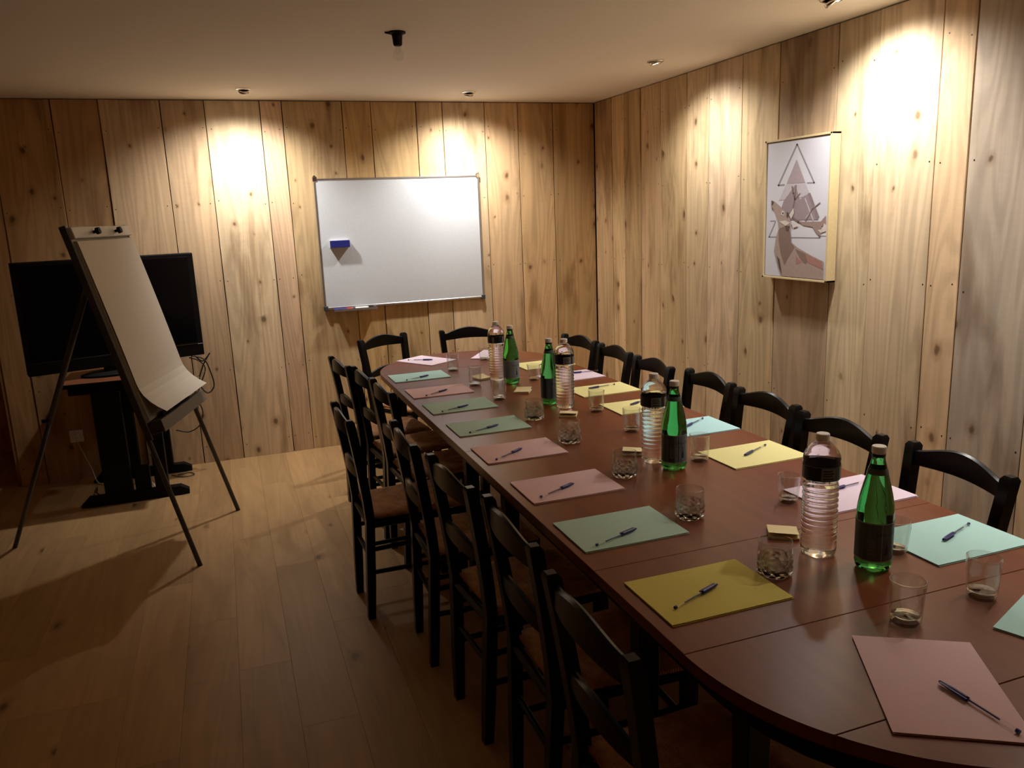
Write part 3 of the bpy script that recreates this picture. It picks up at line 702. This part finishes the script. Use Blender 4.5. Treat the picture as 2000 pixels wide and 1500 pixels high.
def tumbler(kind, x, y, label, rz=0):
    if kind in protos: o = copy_tree(protos[kind])
    else: o = protos[kind] = tumbler_parts(kind)
    o.location = (x, y, TZ); o.rotation_euler = (0, 0, rz); tag(o, label, 'glass', 'clear drinking glasses on the table')
for k, x, y_, lb in [
  ('facet', 1.123, 4.155, 'faceted tumbler right of the lilac folder at the far left end'), ('foot', 1.375, 4.375, 'small tumbler at the far end left of the far water bottle'),
  ('facet', 1.115, 3.719, 'faceted tumbler right of the pink folder next to the aqua one'), ('facet', 1.125, 3.371, 'faceted tumbler standing in front of the far water bottle'),
  ('foot', 1.421, 3.694, 'narrow-footed tumbler between the two far green bottles'), ('square', 1.137, 2.966, 'squat squared tumbler right of the nearer middle green folder'),
  ('square', 1.130, 2.590, 'squat squared tumbler right of the fourth left folder'), ('tall', 1.413, 2.950, 'tall tumbler right of the second water bottle'),
  ('tall', 1.395, 2.607, 'tall tumbler with wavy rim left of the third water bottle'), ('cut', 1.130, 2.161, 'squat cut glass tumbler with a note pad behind it'),
  ('tall', 1.422, 2.185, 'tall tumbler with wavy rim right of the third green bottle'), ('cut', 1.126, 1.775, 'squat cut glass tumbler beside the nearest green folder'),
  ('flute', 1.433, 1.749, 'fluted tumbler behind the nearest water bottle'), ('cut', 1.112, 1.396, 'squat cut glass tumbler at the corner of the mustard yellow folder'),
  ('flute', 1.442, 1.372, 'fluted tumbler half hidden behind the nearest green bottle'), ('tall', 1.206, 1.111, 'tall etched tumbler above the nearest pink folder'),
  ('tall', 1.429, 1.127, 'tall tumbler nearest the right edge of the picture')]:
    tumbler(k, x, y_, lb, x*7+y_*3)

# ------------------------------------------------------------------ whiteboard
bx0, bx1, bz0, bz1 = .622, 1.785, .985, 1.863
t = empty('whiteboard', 'wall-mounted whiteboard with aluminium frame', 'whiteboard', ((bx0+bx1)/2, YD, bz0))
bw, bh = bx1-bx0, bz1-bz0
obj('panel', bbox((0, -.016, bh/2), (bw-.012, .012, bh-.012)), 'board_white', t)
for c, s in (((0, -.015, .007), (bw, .022, .014)), ((0, -.015, bh-.007), (bw, .022, .014)), ((-bw/2+.007, -.015, bh/2), (.014, .022, bh)), ((bw/2-.007, -.015, bh/2), (.014, .022, bh))):
    obj('frame_bar', bbox(c, s, .003), 'alu', t)
for sx in (-1, 1):
    for z in (.006, bh-.004):
        c = obj('corner_bracket', bbox((sx*(bw/2-.010), -.014, z), (.030, .028, .034), .004), 'grey_metal' if z < .1 else 'chrome', t)
        if z > .1:
            bm = bmesh.new(); cyl(bm, (sx*(bw/2-.008), -.006, z+.014), (sx*(bw/2-.008), -.020, z+.014), .011, 14); obj('hanger', bm, 'chrome', c)
tr = empty('pen_tray', 'slim aluminium pen tray under the left of the whiteboard', 'pen tray', (.832, YD, .970))
bm = bmesh.new(); box(bm, (0, -.034, 0), (.30, .060, .004)); box(bm, (0, -.063, .006), (.30, .003, .014)); obj('shelf', bm, 'alu', tr)
def marker(x, body, cap, label, rz=0):
    m_ = empty('whiteboard_marker', label, 'marker', (x, YD-.045, .981), rz, 'whiteboard markers in the tray')
    bm = bmesh.new(); cyl(bm, (-.065, 0, 0), (.025, 0, 0), .009, 14); obj('barrel', bm, body, m_)
    bm = bmesh.new(); tube(bm, [(.025, 0, 0), (.058, 0, 0), (.066, 0, 0)], [.0095, .009, .006], 14); obj('cap', bm, cap, m_)
marker(.745, 'blue', 'red', 'blue and red marker in the whiteboard tray')
marker(.895, 'white_plastic', 'matt_black', 'white marker with black cap in the whiteboard tray')
t = empty('board_eraser', 'blue magnetic eraser stuck to the whiteboard', 'eraser', (.758, YD-.022, 1.431))
obj('block', bbox((0, -.034, -.003), (.132, .026, .048), .002), 'blue', t)
obj('felt', bbox((0, -.0105, -.003), (.132, .021, .048), .001), 'white_plastic', t)

# ------------------------------------------------------------------ framed print on the right wall
py0, py1, pz0, pz1 = 3.044, 3.510, 1.203, 1.890
XP = 2.660
t = empty('framed_print', 'framed canvas print of a stag with mauve triangles', 'picture', (XW, (py0+py1)/2, pz0))
pw, ph = py1-py0, pz1-pz0
dx = XW - XP
for c, s in (((-dx/2, 0, .005), (dx, pw+.014, .010)), ((-dx/2, 0, ph-.005), (dx, pw+.014, .010)), ((-dx/2, -pw/2-.001, ph/2), (dx, .012, ph)), ((-dx/2, pw/2+.001, ph/2), (dx, .012, ph))):
    obj('frame_bar', bbox(c, s, .001), 'frame_wood', t)
M['canvas'] = plain('print_canvas', (.60, .59, .64), .8, spec=.2, bump=.15, bscale=500)
cv = obj('canvas', bbox((-dx+.010, 0, ph/2), (.010, pw-.020, ph-.026)), 'canvas', t)
# print: outline points read off the canvas, mapped to its plane
q0 = np.array([(237, 243), (765, 165), (722, 1345), (208, 1308)], float); q1 = np.array([(0, 0), (1, 0), (1, 1), (0, 1)], float)
A = []; bb = []
for (x, y_), (u, v) in zip(q0, q1):
    A += [[x, y_, 1, 0, 0, 0, -u*x, -u*y_], [0, 0, 0, x, y_, 1, -v*x, -v*y_]]; bb += [u, v]
hm = np.append(np.linalg.solve(np.array(A), np.array(bb)), 1).reshape(3, 3)
layer = [0]
cw, chh = pw-.020, ph-.026
def art_pt(p, lay):
    k = hm @ np.array([p[0], p[1], 1]); u, v = k[:2]/k[2]; u = min(max(u, .001), .999); v = min(max(v, .001), .999)
    return Vector((-dx+.005-.0002*lay, cw/2 - u*cw, .013+chh - v*chh))
def art(name, polys, col):
    layer[0] += 1; bm = bmesh.new()
    for p in polys:
        try: bm.faces.new([bm.verts.new(art_pt(q, layer[0])) for q in p])
        except ValueError: pass
    key = 'print_%d' % layer[0]; M[key] = plain(key, col, .8, spec=.2, bscale=90)
    o = obj(name, bm, key, cv)
    return o
def stroke(pts, wd):
    out = []
    for a, b_ in zip(pts, pts[1:]):
        a, b_ = Vector(a), Vector(b_); d = (b_-a).normalized(); n_ = Vector((-d.y, d.x))*wd/2
        out.append([a+n_-d*wd*.3, b_+n_+d*wd*.3, b_-n_+d*wd*.3, a-n_-d*wd*.3])
    return out
art('triangle_outline_print', stroke([(375, 573), (325, 578), (483, 245), (630, 553), (573, 556)], 13), (.27, .25, .28))
art('lower_triangle_outline_print', stroke([(258, 868), (300, 866)], 8) + stroke([(300, 875), (245, 998), (320, 997)], 9) + stroke([(430, 1000), (680, 1000), (640, 925)], 9) + stroke([(690, 985), (735, 985)], 7), (.27, .25, .28))['kind'] = 'stuff'
art('triangle_print', [[(480, 365), (395, 562), (553, 552)]], (.38, .31, .34))
art('triangle_print', [[(393, 565), (330, 700), (600, 660), (555, 555)]], (.50, .46, .50))
art('triangle_print', [[(470, 570), (370, 705), (320, 860), (668, 852), (595, 640), (545, 660), (510, 690)]], (.30, .235, .255))
art('triangle_print', [[(575, 640), (598, 634), (676, 828), (655, 858)]], (.245, .19, .21))
art('triangle_print', stroke([(555, 680), (625, 858)], 10) + stroke([(560, 840), (640, 740)], 6), (.52, .47, .50))
art('antler_print', stroke([(415, 815), (450, 770), (467, 690), (455, 640), (445, 585)], 11) + stroke([(467, 680), (478, 575)], 8) + stroke([(470, 690), (512, 640)], 8) + stroke([(560, 862), (618, 765), (682, 714)], 9) + stroke([(430, 825), (500, 872), (590, 888)], 16), (.20, .135, .12))
art('antler_print', [[(500, 870), (600, 868), (690, 866), (735, 815), (735, 880), (700, 905), (690, 990), (655, 965), (620, 912), (540, 900)]], (.30, .21, .19))
art('antler_print', [[(665, 935), (700, 930), (720, 880), (735, 890), (735, 945), (690, 960)]], (.58, .52, .48))
art('stag_print', [[(272, 698), (300, 712), (345, 748), (385, 790), (430, 850), (436, 905), (430, 960), (440, 1040), (495, 1082), (600, 1140), (718, 1195), (715, 1345), (350, 1316), (318, 1210), (292, 1110), (310, 985), (332, 930), (325, 870), (300, 800), (266, 745)]], (.37, .28, .245))
art('stag_print', [[(330, 930), (400, 900), (432, 960), (440, 1045), (470, 1080), (420, 1160), (380, 1230), (345, 1120), (330, 1020)], [(470, 1090), (560, 1130), (600, 1180), (560, 1220), (520, 1180)]], (.22, .15, .125))
art('stag_print', [[(560, 1130), (700, 1195), (715, 1260), (640, 1230), (580, 1200)], [(480, 1150), (530, 1200), (480, 1220)]], (.36, .19, .16))
art('stag_print', [[(315, 1150), (340, 1180), (360, 1310), (335, 1250)], [(268, 700), (290, 708), (285, 730), (270, 740)], [(385, 905), (428, 905), (420, 950), (395, 945)], [(270, 745), (285, 770), (278, 785)]], (.11, .075, .065))
art('stag_print', [[(420, 815), (458, 757), (462, 800), (438, 850)], [(440, 880), (480, 880), (502, 905), (455, 922)], [(360, 780), (382, 790), (375, 825), (352, 815)], [(335, 870), (390, 860), (430, 880), (390, 905)]], (.60, .54, .50))
art('stag_print', [[(362, 795), (376, 795), (372, 812), (362, 810)], [(400, 790), (418, 800), (412, 840), (398, 830)]], (.10, .07, .06))

# ------------------------------------------------------------------ television on its stand
tvl, tvr = Vector((-1.094, 5.022)), Vector((-.172, 5.305)); d = (tvr-tvl); ln = d.length; mid = (tvl+tvr)/2
t = empty('television', 'black flat-screen television standing behind the flip chart', 'television', (mid.x, mid.y, .745), math.atan2(d.y, d.x))
obj('case', bbox((0, .045, .365), (ln, .07, .635), .006, 2), 'black_plastic', t)
obj('screen', bbox((0, .009, .395), (ln-.07, .004, .53), .001), 'screen', t)
obj('bezel', bbox((0, .0085, .085), (ln-.004, .005, .072), .002), 'black_plastic', t)
obj('trim_line', bbox((.30, .006, .123), (.30, .003, .003)), 'chrome', t)
obj('neck', bbox((0, .05, .035), (.18, .05, .07), .006), 'matt_black', t)
bm = bmesh.new(); lathe(bm, [(.20, -.004), (.20, .006), (.17, .014), (.05, .020)], 32); bmesh.ops.scale(bm, vec=(1.1, .62, 1), verts=bm.verts); obj('foot', bm, 'matt_black', t, (0, .05, .0045))
st = empty('tv_stand', 'dark steel stand with a cherry top carrying the television', 'stand', (-.640, 5.27, 0))
obj('top', bbox((0, 0, .733), (.62, .66, .022), .003), 'orange_top', st)
obj('edge_band', bbox((0, -.331, .731), (.62, .004, .024)), 'desk_dark', st)
for yy in (-.255, .235):
    bm = bmesh.new(); loft(bm, [[(x, yy-.035*k, 0), (x, yy+.035*k, 0), (x, yy+.03*k, z), (x, yy-.03*k, z)] for x, z, k in ((-.295, .012, .6), (-.25, .055, 1), (.25, .055, 1), (.295, .030, .7))]); obj('foot_bar', bm, 'desk_dark', st)
    obj('top_bar', bbox((0, yy, .695), (.54, .06, .05), .004), 'desk_dark', st)
    obj('upright', bbox((-.085, yy, .36), (.15, .055, .63), .004), 'desk_dark', st)
    obj('upright', bbox((.150, yy, .36), (.075, .055, .63), .004), 'desk_dark', st)
obj('crossbar', bbox((.03, 0, .56), (.10, .46, .07), .004), 'desk_dark', st)
obj('cable_box', bbox((.045, -.235, .115), (.085, .05, .17), .004), 'desk_dark', st)
def cable(name, pts, r, mat, label, cat='cable', n=10):
    bm = bmesh.new(); tube(bm, spline(pts, n), r, 6); return tag(obj(name, bm, mat, smooth=True), label, cat)
cable('hanging_cable', [(-.24, 5.42, .775), (-.20, 5.42, .735), (-.165, 5.42, .76), (-.15, 5.42, .78), (-.20, 5.41, .70), (-.23, 5.39, .60), (-.19, 5.39, .53), (-.145, 5.40, .57), (-.16, 5.40, .68), (-.19, 5.41, .75), (-.26, 5.42, .775)], .0045, 'cable_black', 'black cable loop hanging below the right end of the television')
cable('hanging_cable', [(-.27, 5.35, .775), (-.215, 5.37, .745), (-.185, 5.38, .69), (-.22, 5.38, .60), (-.255, 5.39, .52), (-.30, 5.40, .44), (-.33, 5.42, .40)], .004, 'cable_black', 'second black cable trailing behind the flip chart tray')
cable('hanging_cable', [(-.27, 5.46, .50), (-.235, 5.46, .40), (-.26, 5.46, .31), (-.33, 5.46, .27), (-.41, 5.46, .29)], .004, 'cable_black', 'black cable loop hanging beside the rear upright of the stand')
sk = empty('wall_socket', 'white wall socket with plug low behind the television', 'socket', (-1.013, YD, .293))
obj('plate', bbox((0, -.006, 0), (.078, .010, .080), .003), 'white_plastic', sk)
bm = bmesh.new(); cyl(bm, (0, -.011, 0), (0, -.045, 0), .017, 14); obj('plug', bm, 'white_plastic', sk)
cable('power_cord', [(-1.013, YD-.045, .290), (-.985, YD-.08, .22), (-.94, YD-.12, .11), (-.91, YD-.16, .02), (-.87, YD-.20, .007), (-.80, YD-.24, .007)], .0035, 'cable_white', 'white power cord running from the socket to the floor')
cable('power_cord', [(-.73, 5.16, .007), (-.66, 5.14, .06), (-.61, 5.15, .10), (-.56, 5.13, .06), (-.55, 5.12, .012), (-.62, 5.11, .007), (-.70, 5.12, .007)], .0035, 'cable_white', 'white cord loop on the floor between the stand uprights')
cable('power_cord', [(-.90, 5.36, .007), (-.88, 5.22, .02), (-.87, 5.12, .05), (-.83, 5.10, .02), (-.79, 5.11, .007)], .004, 'cable_black', 'black cord curling on the floor left of the stand')
cable('power_cord', [(-.47, 5.42, .006), (-.40, 5.34, .006), (-.33, 5.36, .006), (-.36, 5.42, .006), (-.43, 5.40, .006)], .003, 'cable_black', 'thin cord lying on the floor right of the stand')

# ------------------------------------------------------------------ flip chart easel
F, B, Lg = Vector((-.250, 3.839, 0)), Vector((-.062, 4.547, 0)), Vector((-1.172, 4.492, 0))
ed = (B-F).normalized(); en = Vector((ed.y, -ed.x, 0)); zh, lean = 1.600, .397
ev = (Vector((0, 0, zh)) - en*lean).normalized()                      # up along the sloping board
slope = math.sqrt(zh*zh+lean*lean)
nb = ed.cross(ev).normalized()
if nb.dot(en) < 0: nb = -nb                                           # out of the board, towards the reader
es = empty('flip_chart_easel', 'grey tripod flip chart easel with a paper pad', 'easel', tuple(F))
def E_(u, s, n_=0): return ed*u + ev*s + nb*n_                        # local to the near front foot
def slab(u0, u1, s0, s1, n0, n1, bv=0):
    bm = bmesh.new(); vs = []
    for n_ in (n0, n1):
        for u, s in ((u0, s0), (u1, s0), (u1, s1), (u0, s1)): vs.append(bm.verts.new(E_(u, s, n_)))
    for f in ((0, 3, 2, 1), (4, 5, 6, 7), (0, 1, 5, 4), (1, 2, 6, 5), (2, 3, 7, 6), (3, 0, 4, 7)): bm.faces.new([vs[i] for i in f])
    if bv: bevel(bm, bv)
    return bm
ULen = (B-F).length
for a, b_ in ((E_(0, 0, -.012), E_(.012, slope-.01, -.012)), (E_(ULen, 0, -.012), E_(.635, slope-.01, -.012))):
    bm = bmesh.new(); tube(bm, [a, b_], .0115, 12); lg = obj('leg', bm, 'grey_metal', es, smooth=True)
top_c = E_(.30, slope*.93, -.03)
bm = bmesh.new(); a = Lg-F; tube(bm, [a, a.lerp(top_c, .46)], .011, 12); lg = obj('leg', bm, 'grey_metal', es, smooth=True)
bm = bmesh.new(); tube(bm, [a.lerp(top_c, .44), top_c], .0145, 12); obj('leg_sleeve', bm, 'grey_metal', lg, smooth=True)
k = a.lerp(top_c, .455); bm = bmesh.new(); cyl(bm, k, k + Vector((-.035, -.012, 0)), .010, 10); obj('clamp_knob', bm, 'matt_black', lg)
s_tray = .700
obj('board', slab(.004, .640, s_tray, slope, -.004, .010, .002), 'pad_edge', es)
obj('board_edge', slab(-.014, -.004, s_tray-.05, slope+.006, -.016, .014, .002), 'grey_metal', es)
obj('board_edge', slab(.644, .654, s_tray-.05, slope+.002, -.016, .014, .002), 'grey_metal', es)
cl = obj('clamp_bar', slab(.0, .645, slope-.056, slope-.004, .010, .030, .003), 'clamp_grey', es)
tag(cl, 'pale clamp bar along the top', None)
for u in (.205, .455):
    bm = bmesh.new(); tube(bm, [E_(u, slope-.032, .024), E_(u, slope-.032, .040), E_(u, slope-.032, .044), E_(u, slope-.032, .060)], [.007, .007, .016, .015], 12); obj('knob', bm, 'matt_black', cl)
# paper pad: block of sheets and a loose curled top sheet
pad = obj('paper_pad', slab(.008, .640, s_tray+.035, slope-.066, .010, .026, .001), 'pad_edge', es)
bm = bmesh.new(); rings = []
for i in range(25):
    f = i/24; s = (slope-.070) - f*(slope-.070-s_tray-.045)
    lift = .028 + .004*math.sin(f*PI) + .085*max(0, (f-.80)/.20)**2.0
    s2 = s + .012*max(0, (f-.8)/.2)
    rings.append([E_(.008, s2, lift), E_(.640, s2, lift), E_(.640, s2, lift+.0008), E_(.008, s2, lift+.0008)])
loft(bm, rings); obj('top_sheet', bm, 'paper_white', pad, smooth=False)
obj('tray', slab(-.004, .648, s_tray-.028, s_tray+.030, .008, .075, .003), 'grey_metal', es)
obj('tray_lip', slab(-.004, .648, s_tray-.03, s_tray+.028, .075, .079, .001), 'tray_grey', es)
for i, (u, lb, mt) in enumerate(((.14, 'black marker lying at the near end of the flip chart tray', 'matt_black'), (.33, 'dark marker in the middle of the flip chart tray', 'matt_black'), (.53, 'red-capped marker at the far end of the flip chart tray', 'red'))):
    p = F + E_(u, s_tray+.041, .055)
    m_ = empty('flip_chart_marker', lb, 'marker', tuple(p), math.atan2(ed.y, ed.x), 'markers in the flip chart tray')
    bm = bmesh.new(); cyl(bm, (-.055, 0, 0), (.03, 0, 0), .009, 12); obj('barrel', bm, 'matt_black' if i < 2 else 'white_plastic', m_)
    bm = bmesh.new(); tube(bm, [(.03, 0, 0), (.06, 0, 0), (.066, 0, 0)], [.0098, .0095, .007], 12); obj('cap', bm, mt, m_)
